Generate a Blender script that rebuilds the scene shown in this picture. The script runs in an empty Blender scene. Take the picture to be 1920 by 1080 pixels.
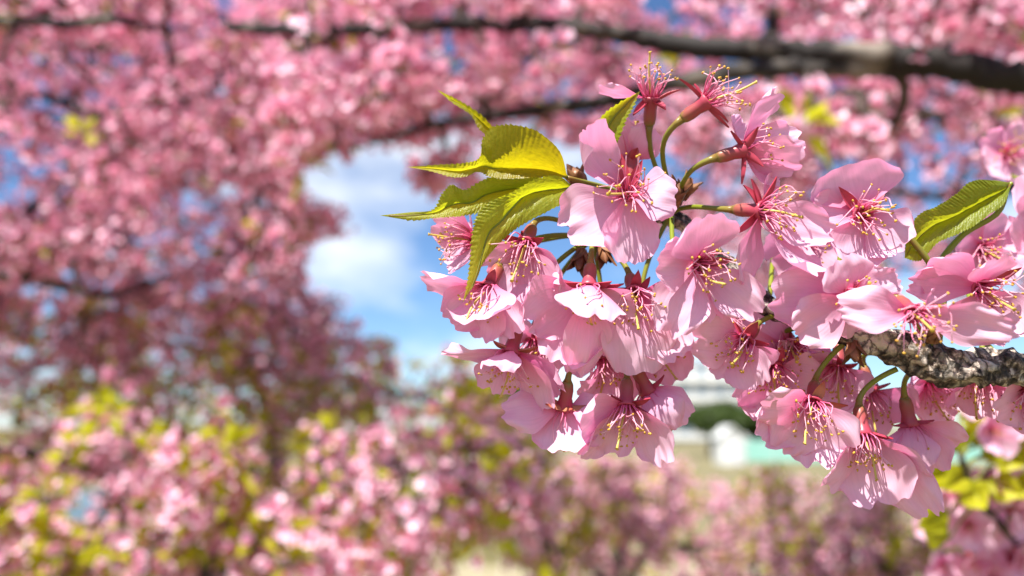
import bpy, math, random
import numpy as np
from mathutils import Vector
random.seed(7)
RNG = np.random.default_rng(11)
S = bpy.context.scene
COL = S.collection

# ------------------------------------------------------------------ camera
F = 1397.0                                   # focal length in photo pixels (1920 wide)
PITCH = math.radians(10.5)
CAM = np.array([0.0, 0.0, 2.6])
RIGHT = np.array([1.0, 0, 0])
FWD = np.array([0, math.cos(PITCH), math.sin(PITCH)])
UP = np.array([0, -math.sin(PITCH), math.cos(PITCH)])
cd = bpy.data.cameras.new('camera'); cam = bpy.data.objects.new('camera', cd); COL.objects.link(cam)
cam.location = CAM; cam.rotation_euler = (math.pi/2 + PITCH, 0, 0)
cd.sensor_width = 36; cd.lens = 36*F/1920; cd.clip_start = 0.01; cd.clip_end = 2000
cd.dof.use_dof = True; cd.dof.focus_distance = 0.197; cd.dof.aperture_fstop = 6.8
S.camera = cam
# ------------------------------------------------------------------ world, sun, exposure
SUN = np.array([-0.28, -0.46, 0.85]); SUN = SUN/np.linalg.norm(SUN)
S.render.engine = 'CYCLES'
S.cycles.use_denoising = True
S.cycles.max_bounces = 8; S.cycles.diffuse_bounces = 4; S.cycles.transmission_bounces = 6
S.view_settings.view_transform = 'Standard'; S.view_settings.look = 'None'
S.view_settings.gamma = 1; S.view_settings.exposure = 1.24
w = bpy.data.worlds.new('World'); S.world = w; w.use_nodes = True
nt = w.node_tree; N = nt.nodes; L = nt.links
bg = N['Background']
sky = N.new('ShaderNodeTexSky'); sky.sky_type = 'NISHITA'; sky.sun_disc = False
sky.sun_elevation = math.asin(SUN[2]); sky.sun_rotation = math.atan2(SUN[0], SUN[1])
sky.air_density = 1.0; sky.dust_density = 0.25; sky.ozone_density = 3.0; sky.altitude = 50
tc = N.new('ShaderNodeTexCoord')
mp = N.new('ShaderNodeMapping'); mp.inputs['Scale'].default_value = (1, 1, 2.1); mp.inputs['Location'].default_value = (0.58, 6.82, 5.32)
nz = N.new('ShaderNodeTexNoise'); nz.inputs['Scale'].default_value = 2.6; nz.inputs['Detail'].default_value = 6; nz.inputs['Roughness'].default_value = 0.52
cr = N.new('ShaderNodeValToRGB'); cr.color_ramp.elements[0].position = 0.49; cr.color_ramp.elements[1].position = 0.72
mx = N.new('ShaderNodeMix'); mx.data_type = 'RGBA'; mx.inputs[7].default_value = (9.6, 9.9, 10.3, 1)
L.new(tc.outputs['Generated'], mp.inputs['Vector']); L.new(mp.outputs[0], nz.inputs['Vector']); L.new(nz.outputs['Fac'], cr.inputs[0])
tn = N.new('ShaderNodeVectorMath'); tn.operation = 'MULTIPLY'; tn.inputs[1].default_value = (.80, .98, 1.18); L.new(sky.outputs[0], tn.inputs[0])
L.new(cr.outputs[0], mx.inputs[0]); L.new(tn.outputs[0], mx.inputs[6]); L.new(mx.outputs[2], bg.inputs['Color'])
bg.inputs['Strength'].default_value = 0.06
sl = bpy.data.lights.new('sun', 'SUN'); so = bpy.data.objects.new('sun', sl); COL.objects.link(so)
sl.energy = 5.0; sl.angle = math.radians(0.55); sl.color = (1, 0.955, 0.88)
so.rotation_euler = Vector(-SUN).to_track_quat('-Z', 'Y').to_euler(); so.location = (0, 0, 30)

# ------------------------------------------------------------------ helpers
def P(px, py, d):
    return CAM + d*(FWD + (px-960)/F*RIGHT + (540-py)/F*UP)
def D(v):                                    # (right, up, towards the viewer) -> world direction
    a = v[0]*RIGHT + v[1]*UP - v[2]*FWD
    return a/np.linalg.norm(a)
def nrm(v): return v/(np.linalg.norm(v)+1e-12)
def pix(p):
    r = np.asarray(p) - CAM; d = r@FWD
    return 960+F*(r@RIGHT)/d, 540-F*(r@UP)/d, d
ORG = {}
def empty(name, loc, parent=None, **props):
    o = bpy.data.objects.new(name, None); COL.objects.link(o); o.empty_display_size = 0.01
    loc = np.asarray(loc, float); base = ORG[parent.name] if parent else np.zeros(3)
    o.location = loc-base
    if parent: o.parent = parent
    ORG[o.name] = loc
    for k, v in props.items(): o[k] = v
    return o
def mesh(name, V, Fc, mat, parent=None, uv=None, smooth=True, origin=None, mi=None, **props):
    """V world vertices (n,3); Fc list of faces or (m,k) array; uv per vertex (n,2)"""
    V = np.asarray(V, float)
    o0 = ORG[parent.name] if parent else (np.asarray(origin, float) if origin is not None else np.zeros(3))
    me = bpy.data.meshes.new(name)
    if isinstance(Fc, np.ndarray):
        n, k = Fc.shape
        me.vertices.add(len(V)); me.vertices.foreach_set('co', (V-o0).astype(np.float32).ravel())
        me.loops.add(n*k); me.loops.foreach_set('vertex_index', Fc.astype(np.int32).ravel())
        me.polygons.add(n); me.polygons.foreach_set('loop_start', np.arange(0, n*k, k, dtype=np.int32))
        me.update(calc_edges=True)
    else:
        me.from_pydata([tuple(v) for v in (V-o0)], [], [tuple(int(i) for i in f) for f in Fc])
    if uv is not None:
        ul = me.uv_layers.new(name='UVMap')
        li = np.zeros(len(me.loops), dtype=np.int32); me.loops.foreach_get('vertex_index', li)
        ul.data.foreach_set('uv', np.asarray(uv, np.float32)[li].ravel())
    for m in (mat if isinstance(mat, (list, tuple)) else [mat]): me.materials.append(m)
    if mi is not None: me.polygons.foreach_set('material_index', np.asarray(mi, np.int32))
    me.polygons.foreach_set('use_smooth', np.full(len(me.polygons), smooth))
    me.update()
    o = bpy.data.objects.new(name, me); COL.objects.link(o)
    if parent: o.parent = parent
    else: o.location = o0
    ORG[o.name] = o0 
    for k, v in props.items(): o[k] = v
    return o
def gridfaces(nu, nv, off=0, wrap=False):
    f = []
    for i in range(nu-1):
        for j in range(nv if wrap else nv-1):
            k = (j+1) % nv
            f.append((off+i*nv+j, off+i*nv+k, off+(i+1)*nv+k, off+(i+1)*nv+j))
    return f
def smoothpath(pts, n):
    """Catmull-Rom resample of a polyline of any dimension"""
    p = np.asarray(pts, float); p = np.vstack([2*p[0]-p[1], p, 2*p[-1]-p[-2]])
    m = len(p)-3; out = []
    for t in np.linspace(0, m-1e-6, n):
        i = int(t); u = t-i; a, b, c, d = p[i:i+4]
        out.append(0.5*((2*b)+(-a+c)*u+(2*a-5*b+4*c-d)*u*u+(-a+3*b-3*c+d)*u**3))
    return np.array(out)
def tube(path, rad, sides=8, cap=True):
    path = np.asarray(path); n = len(path); rad = np.broadcast_to(rad, (n,))
    T = np.gradient(path, axis=0); T /= np.linalg.norm(T, axis=1)[:, None]+1e-12
    up = np.array([0.13, 0.31, 0.94]) if abs(T[0][2]) < 0.8 else np.array([0.9, 0.3, 0.1])
    A = nrm(np.cross(T[0], up)); V = []
    ang = np.linspace(0, 2*np.pi, sides, endpoint=False)
    for i in range(n):
        A = nrm(A - T[i]*(A@T[i])); B = np.cross(T[i], A)
        V.append(path[i] + rad[i]*(np.cos(ang)[:, None]*A + np.sin(ang)[:, None]*B))
    V = np.vstack(V); Fc = gridfaces(n, sides, 0, True)
    if cap: Fc += [tuple(range(sides))[::-1], tuple(range((n-1)*sides, n*sides))]
    uv = np.stack([np.tile(np.arange(sides)/sides, n), np.repeat(np.linspace(0, 1, n), sides)], 1)
    return V, Fc, uv
class Acc:                                   # joins pieces of one part
    def __init__(s): s.V = []; s.F = []; s.U = []; s.n = 0
    def add(s, V, Fc, U=None):
        s.F += [tuple(i+s.n for i in f) for f in Fc]; s.V.append(V); s.U.append(np.zeros((len(V), 2)) if U is None else U); s.n += len(V)
    def mesh(s, name, mat, parent=None, **k):
        return mesh(name, np.vstack(s.V), s.F, mat, parent, np.vstack(s.U), **k)
def boxV(c, sx, sy, sz, rz=0.0):
    v = np.array([[x, y, z] for x in (-.5, .5) for y in (-.5, .5) for z in (-.5, .5)])*[sx, sy, sz]
    R = np.array([[math.cos(rz), -math.sin(rz), 0], [math.sin(rz), math.cos(rz), 0], [0, 0, 1]])
    return v@R.T + np.asarray(c), [(0, 1, 3, 2), (4, 6, 7, 5), (0, 4, 5, 1), (2, 3, 7, 6), (0, 2, 6, 4), (1, 5, 7, 3)]

# ------------------------------------------------------------------ materials
def newmat(name):
    m = bpy.data.materials.new(name); m.use_nodes = True
    for n in list(m.node_tree.nodes): m.node_tree.nodes.remove(n)
    nt = m.node_tree; out = nt.nodes.new('ShaderNodeOutputMaterial')
    return m, nt, nt.nodes, nt.links, out
def ramp(Nn, stops):
    r = Nn.new('ShaderNodeValToRGB'); e = r.color_ramp.elements
    while len(e) < len(stops): e.new(0.5)
    for q, (p, c) in zip(e, stops): q.position = p; q.color = (*c, 1)
    return r
def thin_mat(name, stops, tstops, trans=0.45, rough=0.5, veins=(16, 1.6), vein_amt=0.12, bump=0.25, spec=0.25, noise_scale=60):
    """leaf or petal: a diffuse face with light coming through; colour runs along UV.y from base to tip"""
    m, nt, Nn, Lk, out = newmat(name)
    uv = Nn.new('ShaderNodeTexCoord'); sep = Nn.new('ShaderNodeSeparateXYZ'); Lk.new(uv.outputs['UV'], sep.inputs[0])
    mpn = Nn.new('ShaderNodeMapping'); mpn.inputs['Scale'].default_value = (veins[0], veins[1], 1); Lk.new(uv.outputs['UV'], mpn.inputs[0])
    vn = Nn.new('ShaderNodeTexNoise'); vn.inputs['Scale'].default_value = 1.0; vn.inputs['Detail'].default_value = 3; Lk.new(mpn.outputs[0], vn.inputs['Vector'])
    on = Nn.new('ShaderNodeTexNoise'); on.inputs['Scale'].default_value = noise_scale; on.inputs['Detail'].default_value = 2; Lk.new(uv.outputs['Object'], on.inputs['Vector'])
    ad = Nn.new('ShaderNodeMath'); ad.operation = 'MULTIPLY_ADD'; ad.inputs[1].default_value = 0.28; Lk.new(on.outputs['Fac'], ad.inputs[0])
    sb = Nn.new('ShaderNodeMath'); sb.operation = 'SUBTRACT'; sb.inputs[1].default_value = 0.14; Lk.new(sep.outputs['Y'], sb.inputs[0]); Lk.new(sb.outputs[0], ad.inputs[2])
    r1 = ramp(Nn, stops); r2 = ramp(Nn, tstops); Lk.new(ad.outputs[0], r1.inputs[0]); Lk.new(ad.outputs[0], r2.inputs[0])
    vr = Nn.new('ShaderNodeMapRange'); vr.inputs['From Min'].default_value = 0.3; vr.inputs['From Max'].default_value = 0.7
    vr.inputs['To Min'].default_value = 1-vein_amt; vr.inputs['To Max'].default_value = 1+vein_amt*0.4; Lk.new(vn.outputs['Fac'], vr.inputs[0])
    def mul(src):
        x = Nn.new('ShaderNodeVectorMath'); x.operation = 'SCALE'; Lk.new(src, x.inputs[0]); Lk.new(vr.outputs[0], x.inputs['Scale']); return x.outputs[0]
    bs = Nn.new('ShaderNodeBsdfPrincipled'); bs.inputs['Roughness'].default_value = rough; bs.inputs['Specular IOR Level'].default_value = spec
    Lk.new(mul(r1.outputs[0]), bs.inputs['Base Color'])
    tr = Nn.new('ShaderNodeBsdfTranslucent'); Lk.new(mul(r2.outputs[0]), tr.inputs['Color'])
    bp = Nn.new('ShaderNodeBump'); bp.inputs['Strength'].default_value = bump; bp.inputs['Distance'].default_value = 0.0006
    Lk.new(vn.outputs['Fac'], bp.inputs['Height']); Lk.new(bp.outputs[0], bs.inputs['Normal']); Lk.new(bp.outputs[0], tr.inputs['Normal'])
    ms = Nn.new('ShaderNodeMixShader'); ms.inputs[0].default_value = trans
    Lk.new(bs.outputs[0], ms.inputs[1]); Lk.new(tr.outputs[0], ms.inputs[2]); Lk.new(ms.outputs[0], out.inputs[0])
    return m
def solid(name, c1, c2, scale=40, rough=0.6, bump=0.0, dist=0.002, spec=0.4, detail=4, coords='Object', stretch=(1, 1, 1), lo=0.35, hi=0.65):
    m, nt, Nn, Lk, out = newmat(name)
    tcn = Nn.new('ShaderNodeTexCoord'); mpn = Nn.new('ShaderNodeMapping'); mpn.inputs['Scale'].default_value = stretch
    Lk.new(tcn.outputs[coords], mpn.inputs[0])
    n = Nn.new('ShaderNodeTexNoise'); n.inputs['Scale'].default_value = scale; n.inputs['Detail'].default_value = detail; Lk.new(mpn.outputs[0], n.inputs['Vector'])
    r = ramp(Nn, [(lo, c1), (hi, c2)]); Lk.new(n.outputs['Fac'], r.inputs[0])
    bs = Nn.new('ShaderNodeBsdfPrincipled'); bs.inputs['Roughness'].default_value = rough; bs.inputs['Specular IOR Level'].default_value = spec
    Lk.new(r.outputs[0], bs.inputs['Base Color']); Lk.new(bs.outputs[0], out.inputs[0])
    if bump:
        bp = Nn.new('ShaderNodeBump'); bp.inputs['Strength'].default_value = bump; bp.inputs['Distance'].default_value = dist
        Lk.new(n.outputs['Fac'], bp.inputs['Height']); Lk.new(bp.outputs[0], bs.inputs['Normal'])
    return m
def uvramp(name, stops, rough=0.45, trans=0.0, spec=0.4):
    m, nt, Nn, Lk, out = newmat(name)
    tcn = Nn.new('ShaderNodeTexCoord'); sep = Nn.new('ShaderNodeSeparateXYZ'); Lk.new(tcn.outputs['UV'], sep.inputs[0])
    n = Nn.new('ShaderNodeTexNoise'); n.inputs['Scale'].default_value = 500; Lk.new(tcn.outputs['Object'], n.inputs['Vector'])
    a = Nn.new('ShaderNodeMath'); a.operation = 'MULTIPLY_ADD'; a.inputs[1].default_value = 0.25; Lk.new(n.outputs['Fac'], a.inputs[0])
    b = Nn.new('ShaderNodeMath'); b.operation = 'SUBTRACT'; b.inputs[1].default_value = 0.125; Lk.new(sep.outputs['Y'], b.inputs[0]); Lk.new(b.outputs[0], a.inputs[2])
    r = ramp(Nn, stops); Lk.new(a.outputs[0], r.inputs[0])
    bs = Nn.new('ShaderNodeBsdfPrincipled'); bs.inputs['Roughness'].default_value = rough; bs.inputs['Specular IOR Level'].default_value = spec; Lk.new(r.outputs[0], bs.inputs['Base Color'])
    if trans:
        tr = Nn.new('ShaderNodeBsdfTranslucent'); Lk.new(r.outputs[0], tr.inputs[0]); ms = Nn.new('ShaderNodeMixShader'); ms.inputs[0].default_value = trans
        Lk.new(bs.outputs[0], ms.inputs[1]); Lk.new(tr.outputs[0], ms.inputs[2]); Lk.new(ms.outputs[0], out.inputs[0])
    else: Lk.new(bs.outputs[0], out.inputs[0])
    return m
M = {}
M['petal'] = thin_mat('petal', [(0.0, (.76, .08, .27)), (.15, (.84, .33, .52)), (.36, (.88, .47, .67)), (.75, (.94, .63, .78)), (1, (.92, .55, .72))],
                      [(0.0, (.76, .05, .21)), (.2, (.76, .13, .34)), (.5, (.80, .24, .47)), (1, (.81, .28, .51))], trans=.41, rough=.48, veins=(26, 1.4), vein_amt=.06, bump=.18, noise_scale=90)
M['petal_far'] = thin_mat('petal_far', [(0.0, (.40, .02, .11)), (.3, (.74, .24, .40)), (.6, (.91, .55, .69)), (1, (.95, .73, .83))],
                      [(0.0, (.62, .04, .15)), (.3, (.80, .23, .40)), (1, (.93, .39, .57))], trans=.38, rough=.38, spec=.5, veins=(4, 1), vein_amt=.05, bump=0.05, noise_scale=9)
M['leaf'] = thin_mat('leaf', [(0.0, (.27, .21, .015)), (.5, (.26, .24, .015)), (1, (.40, .38, .03))],
                     [(0.0, (.62, .46, .006)), (.5, (.60, .54, .008)), (1, (.72, .64, .02))], trans=.54, rough=.36, veins=(30, 30), vein_amt=.14, bump=.35, spec=.45, noise_scale=70)
M['leaf_fresh'] = thin_mat('leaf_fresh', [(0.0, (.24, .27, .015)), (1, (.36, .38, .03))], [(0.0, (.54, .56, .008)), (1, (.66, .66, .02))], trans=.54, rough=.36, veins=(30, 30), vein_amt=.14, bump=.35, spec=.45, noise_scale=70)
M['leaf_green'] = thin_mat('leaf_green', [(0.0, (.19, .24, .015)), (1, (.26, .30, .02))], [(0.0, (.44, .46, .01)), (1, (.52, .52, .015))], trans=.5, rough=.36, veins=(30, 30), vein_amt=.14, bump=.3, spec=.45, noise_scale=70)
M['leaf_far'] = thin_mat('leaf_far', [(0.0, (.34, .35, .012)), (1, (.52, .50, .02))], [(0.0, (.50, .50, .008)), (1, (.68, .66, .015))], trans=.5, rough=.45, veins=(3, 1), bump=0.05, noise_scale=12)
M['sepal'] = uvramp('sepal', [(0, (.38, .035, .06)), (.5, (.55, .07, .12)), (1, (.42, .04, .07))], .4, .3)
M['sepal_tan'] = uvramp('sepal_tan', [(0, (.50, .22, .12)), (.6, (.55, .20, .11)), (1, (.42, .07, .05))], .45, .25)
M['calyx'] = uvramp('calyx', [(0, (.20, .19, .03)), (.2, (.32, .09, .06)), (.5, (.38, .05, .08)), (1, (.48, .05, .10))], .38, .12)
M['pedicel'] = uvramp('pedicel', [(0, (.23, .25, .025)), (.5, (.20, .24, .02)), (.85, (.22, .20, .03)), (1, (.24, .14, .03))], .36, .15)
M['filament'] = uvramp('filament', [(0, (.70, .05, .18)), (.35, (.80, .20, .38)), (1, (.90, .60, .68))], .4, .3)
M['anther'] = solid('anther', (.42, .20, .02), (.62, .36, .045), 900, .6)
M['pistil'] = uvramp('pistil', [(0, (.62, .45, .12)), (.8, (.66, .50, .12)), (1, (.55, .36, .05))], .4, .2)
M['bud_scale'] = solid('bud_scale', (.10, .035, .018), (.27, .12, .05), 300, .45, .3, .0004)
M['twig'] = solid('twig', (.035, .022, .018), (.10, .075, .06), 60, .8, .5, .002)
M['limb'] = solid('limb', (.012, .008, .007), (.24, .20, .16), 7, .75, .7, .008, stretch=(1, 1, 1.6), lo=.55, hi=.68)
def bark_mat():
    m, nt, Nn, Lk, out = newmat('branch_bark')
    tcn = Nn.new('ShaderNodeTexCoord')
    n1 = Nn.new('ShaderNodeTexNoise'); n1.inputs['Scale'].default_value = 420; n1.inputs['Detail'].default_value = 6; n1.inputs['Roughness'].default_value = .65
    mpn = Nn.new('ShaderNodeMapping'); mpn.inputs['Scale'].default_value = (3.0, 16, 1); Lk.new(tcn.outputs['UV'], mpn.inputs[0])
    n2 = Nn.new('ShaderNodeTexNoise'); n2.inputs['Scale'].default_value = 1.6; n2.inputs['Detail'].default_value = 5; Lk.new(mpn.outputs[0], n2.inputs['Vector'])
    Lk.new(tcn.outputs['Object'], n1.inputs['Vector'])
    mv = Nn.new('ShaderNodeMapping'); mv.inputs['Scale'].default_value = (5, 15, 1); Lk.new(tcn.outputs['UV'], mv.inputs[0])
    wv = Nn.new('ShaderNodeMixRGB'); wv.blend_type = 'ADD'; wv.inputs[0].default_value = 1.0; Lk.new(mv.outputs[0], wv.inputs[1]); Lk.new(n1.outputs['Color'], wv.inputs[2])
    vo = Nn.new('ShaderNodeTexVoronoi'); vo.feature = 'DISTANCE_TO_EDGE'; vo.inputs['Scale'].default_value = 1.0; Lk.new(wv.outputs[0], vo.inputs['Vector'])
    ck = Nn.new('ShaderNodeMapRange'); ck.inputs['From Max'].default_value = .10; ck.inputs['To Min'].default_value = 0.3; Lk.new(vo.outputs['Distance'], ck.inputs[0])
    a = Nn.new('ShaderNodeMath'); a.operation = 'MULTIPLY_ADD'; a.inputs[1].default_value = .25
    b = Nn.new('ShaderNodeMath'); b.operation = 'MULTIPLY'; b.inputs[1].default_value = .75
    Lk.new(n1.outputs[0], b.inputs[0]); Lk.new(n2.outputs[0], a.inputs[0]); Lk.new(b.outputs[0], a.inputs[2])
    r0_ = Nn.new('ShaderNodeTexNoise'); r0_.inputs['Scale'].default_value = 120; r0_.inputs['Detail'].default_value = 5; Lk.new(tcn.outputs['Object'], r0_.inputs['Vector'])
    lr_ = ramp(Nn, [(.50, (0, 0, 0)), (.60, (1, 1, 1))]); Lk.new(r0_.outputs[0], lr_.inputs[0])
    r = ramp(Nn, [(.42, (.010, .007, .006)), (.475, (.055, .038, .030)), (.53, (.17, .125, .098)), (.585, (.52, .43, .35))]); Lk.new(a.outputs[0], r.inputs[0])
    bs = Nn.new('ShaderNodeBsdfPrincipled'); bs.inputs['Roughness'].default_value = .55; bs.inputs['Specular IOR Level'].default_value = .4
    bp = Nn.new('ShaderNodeBump'); bp.inputs['Strength'].default_value = 1.0; bp.inputs['Distance'].default_value = .0012
    Lk.new(bp.outputs[0], bs.inputs['Normal'])
    lm_ = Nn.new('ShaderNodeMix'); lm_.data_type = 'RGBA'; lm_.inputs[7].default_value = (.60, .53, .45, 1); mu_ = Nn.new('ShaderNodeMath'); mu_.operation = 'MULTIPLY'; mu_.inputs[1].default_value = .8; Lk.new(lr_.outputs[0], mu_.inputs[0]); Lk.new(mu_.outputs[0], lm_.inputs[0]); Lk.new(r.outputs[0], lm_.inputs[6])
    cm_ = Nn.new('ShaderNodeMix'); cm_.data_type = 'RGBA'; cm_.inputs[6].default_value = (.012, .008, .007, 1); Lk.new(ck.outputs[0], cm_.inputs[0]); Lk.new(lm_.outputs[2], cm_.inputs[7])
    hs = Nn.new('ShaderNodeMath'); hs.operation = 'MULTIPLY_ADD'; hs.inputs[1].default_value = .5; Lk.new(ck.outputs[0], hs.inputs[0]); Lk.new(a.outputs[0], hs.inputs[2]); Lk.new(hs.outputs[0], bp.inputs['Height'])
    Lk.new(cm_.outputs[2], bs.inputs['Base Color']); Lk.new(bs.outputs[0], out.inputs[0]); return m
M['bark'] = bark_mat()
M['ground'] = solid('ground', (.11, .095, .038), (.22, .185, .095), .9, .95, .4, .03, detail=8)
M['path'] = solid('path', (.25, .21, .12), (.33, .28, .18), 3, .95, .3, .01, detail=8)
M['white_paint'] = solid('white_paint', (.52, .52, .50), (.62, .62, .60), 3, .5)
M['roof_grey'] = solid('roof_grey', (.42, .42, .43), (.55, .55, .55), 3, .6)
M['fence_green'] = solid('fence_green', (.20, .42, .35), (.26, .48, .41), 2, .5)
M['post'] = solid('post', (.38, .40, .40), (.5, .5, .5), 5, .5)
M['facade'] = solid('facade', (.50, .50, .48), (.62, .61, .58), .6, .8)
M['pane'] = solid('pane', (.10, .15, .20), (.18, .25, .31), 1.5, .12, spec=.6)
M['far_leaf'] = thin_mat('far_leaf', [(0, (.035, .06, .015)), (1, (.085, .12, .03))], [(0, (.07, .12, .02)), (1, (.14, .2, .03))], trans=.3, noise_scale=.8)

# ------------------------------------------------------------------ terrain, path, pond, sky is the world
POND = (-19.0, 28.0, 13.0, 6.5)
def gz(x, y):
    x = np.asarray(x, float); y = np.asarray(y, float)
    t = np.clip((y-1.0)/4.0, 0, 1); z = 1.0*(1-t*t*(3-2*t))
    e = ((x-POND[0])/POND[2])**2+((y-POND[1])/POND[3])**2
    z = z - 0.7*np.clip(1.15-e, 0, 1)
    return z + 0.03*np.sin(x*1.3+y*.7)*np.cos(y*.9-x*.4)
ax = np.concatenate([-np.geomspace(600, 42, 14), np.arange(-40, 41, 1.0), np.geomspace(42, 600, 14)])
ay = np.concatenate([-np.geomspace(200, 6, 10), np.arange(-5, 12, .5), np.arange(12, 60, 1.0), np.geomspace(61, 900, 18)])
gx, gy = np.meshgrid(ax, ay); V = np.stack([gx.ravel(), gy.ravel(), gz(gx, gy).ravel()], 1)
mesh('ground', V, gridfaces(len(ay), len(ax)), M['ground'], kind='structure')
def water_mat():
    m, nt, Nn, Lk, out = newmat('water'); bs = Nn.new('ShaderNodeBsdfPrincipled')
    bs.inputs['Base Color'].default_value = (.05, .07, .07, 1); bs.inputs['Roughness'].default_value = .08; bs.inputs['IOR'].default_value = 1.33
    n = Nn.new('ShaderNodeTexNoise'); n.inputs['Scale'].default_value = 2.5; bp = Nn.new('ShaderNodeBump'); bp.inputs['Strength'].default_value = .12
    tcn = Nn.new('ShaderNodeTexCoord'); Lk.new(tcn.outputs['Object'], n.inputs['Vector']); Lk.new(n.outputs[0], bp.inputs['Height']); Lk.new(bp.outputs[0], bs.inputs['Normal']); Lk.new(bs.outputs[0], out.inputs[0]); return m
ang = np.linspace(0, 2*np.pi, 64, endpoint=False)
mesh('water', np.stack([POND[0]+POND[2]*1.05*np.cos(ang), POND[1]+POND[3]*1.05*np.sin(ang), np.full(64, -.12)], 1), [tuple(range(64))], water_mat(), kind='structure')
xs = np.linspace(-60, 60, 121); yc = 13.6+.8*np.sin(xs*.06)
V = np.concatenate([np.stack([xs, yc+k, gz(xs, yc+k)+.012], 1) for k in np.linspace(-1.3, 1.3, 7)])
mesh('path', V, gridfaces(7, 121), M['path'], kind='structure')

# ------------------------------------------------------------------ far things: building, shed, fence, dark trees
def at(px, d, z=None):                       # a ground point under a picture column at depth d
    x = (px-960)/F*d; return np.array([x, d, float(gz(x, d)) if z is None else z])
b0 = at(1330, 125); bl = empty('apartment_building', b0, label='long pale apartment block far beyond the green mesh fence', category='building')
W, H, DP = 27.0, 12.4, 11.0
mesh('wall', *boxV(b0+[0, 0, H/2-.3], W, DP, H+.6), M['facade'], bl, smooth=False)
mesh('roof', *boxV(b0+[0, 0, H+.2], W+.8, DP+.8, .4), M['roof_grey'], bl, smooth=False)
for fl in range(4):
    z = b0[2]+1.7+fl*3.0
    mesh('balcony', *boxV(b0+[0, -DP/2-.55, z-b0[2]-.75], W-.8, 1.1, .95), M['white_paint'], bl, smooth=False)
    for k in range(9):
        x = -W/2+1.9+k*(W-3.8)/8
        wd = mesh('window', *boxV([b0[0]+x, b0[1]-DP/2-.02, z+.45], 1.9, .16, 1.55), M['white_paint'], bl, smooth=False)
        mesh('pane', *boxV([b0[0]+x, b0[1]-DP/2-.08, z+.45], 1.6, .10, 1.3), M['pane'], wd, smooth=False)
s0 = at(1356, 52); sh = empty('garden_shed', s0, label='small white shed with a gable roof beside the green fence', category='shed')
mesh('wall', *boxV(s0+[0, 0, .85], 1.5, 2.2, 1.9), M['white_paint'], sh, smooth=False)
rv = np.array([[x, y, z] for y in (-1.25, 1.25) for x, z in ((-.88, 1.72), (0, 2.5), (.88, 1.72), (.88, 1.8), (0, 2.6), (-.88, 1.8))])+s0
mesh('roof', rv, [(0, 1, 4, 5), (1, 2, 3, 4), (6, 11, 10, 7), (7, 10, 9, 8), (0, 6, 7, 1), (1, 7, 8, 2), (5, 4, 10, 11), (4, 3, 9, 10), (0, 5, 11, 6), (2, 8, 9, 3)], M['white_paint'], sh, smooth=False)
gv = np.array([[x, y, z] for y in (-1.1, 1.1) for x, z in ((-.75, 1.78), (.75, 1.78), (0, 2.48))])+s0
mesh('gable', gv, [(0, 1, 2), (3, 5, 4), (0, 3, 4, 1), (1, 4, 5, 2), (2, 5, 3, 0)], M['white_paint'], sh, smooth=False)
dr = mesh('door', *boxV(s0+[.2, -1.12, .85], .75, .06, 1.6), M['roof_grey'], sh, smooth=False)
mesh('handle', *boxV(s0+[.47, -1.17, .85], .04, .06, .14), M['post'], dr, smooth=False)
fe = empty('mesh_fence', at(1500, 54), label='turquoise green mesh panel fence behind the white shed', category='fence')
for k in range(13):
    x = 16.5+k*2.1; p = np.array([x, 54.0, float(gz(x, 54))])
    mesh('post', *boxV(p+[0, 0, .85], .08, .08, 1.9), M['post'], fe, smooth=False)
    if k < 12: mesh('panel', *boxV(p+[1.05, .0, .88], 1.98, .04, 1.5), M['fence_green'], fe, smooth=False)
def leafball(c, R, n, size, sq=(1, 1, .85)):
    lob = [np.array([random.gauss(0, .45), random.gauss(0, .45), random.gauss(0, .35)]) for _ in range(16)]
    V = []; Fc = []
    for i in range(n):
        l = lob[i % 16]; d = nrm(RNG.normal(size=3)); p = c + R*np.array(sq)*(l + d*.48*RNG.random()**.35)
        a = nrm(RNG.normal(size=3)); b = nrm(np.cross(a, RNG.normal(size=3))); s = size*(.6+.8*RNG.random())
        k = len(V); V += [p-a*s, p+b*s*.5, p+a*s, p-b*s*.5]; Fc.append((k, k+1, k+2, k+3))
    return np.array(V), np.array(Fc)
for px, d, h, R, lab in ((1322, 66, 3.2, 2.4, 'round dark evergreen tree beside the small white shed'), (1405, 72, 3.0, 2.1, 'low dark evergreen tree behind the green mesh fence'),
                         (992, 60, 4.6, 1.9, 'narrow dark evergreen tree standing alone at the field edge')):
    b = at(px, d); t = empty('evergreen_tree', b, label=lab, category='tree', group='evergreen trees across the field')
    tv, tf, tu = tube(smoothpath([b-[0, 0, .2], b+[.05, 0, h*.5], b+[0, 0, h]], 8), np.linspace(.2, .08, 8), 8)
    mesh('trunk', tv, tf, M['limb'], t, tu)
    lv, lf = leafball(b+[0, 0, h], R, 4500, .24); mesh('crown', lv, lf, M['far_leaf'], t, np.tile([[.5, .5]], (len(lv), 1)), kind='stuff')

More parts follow.
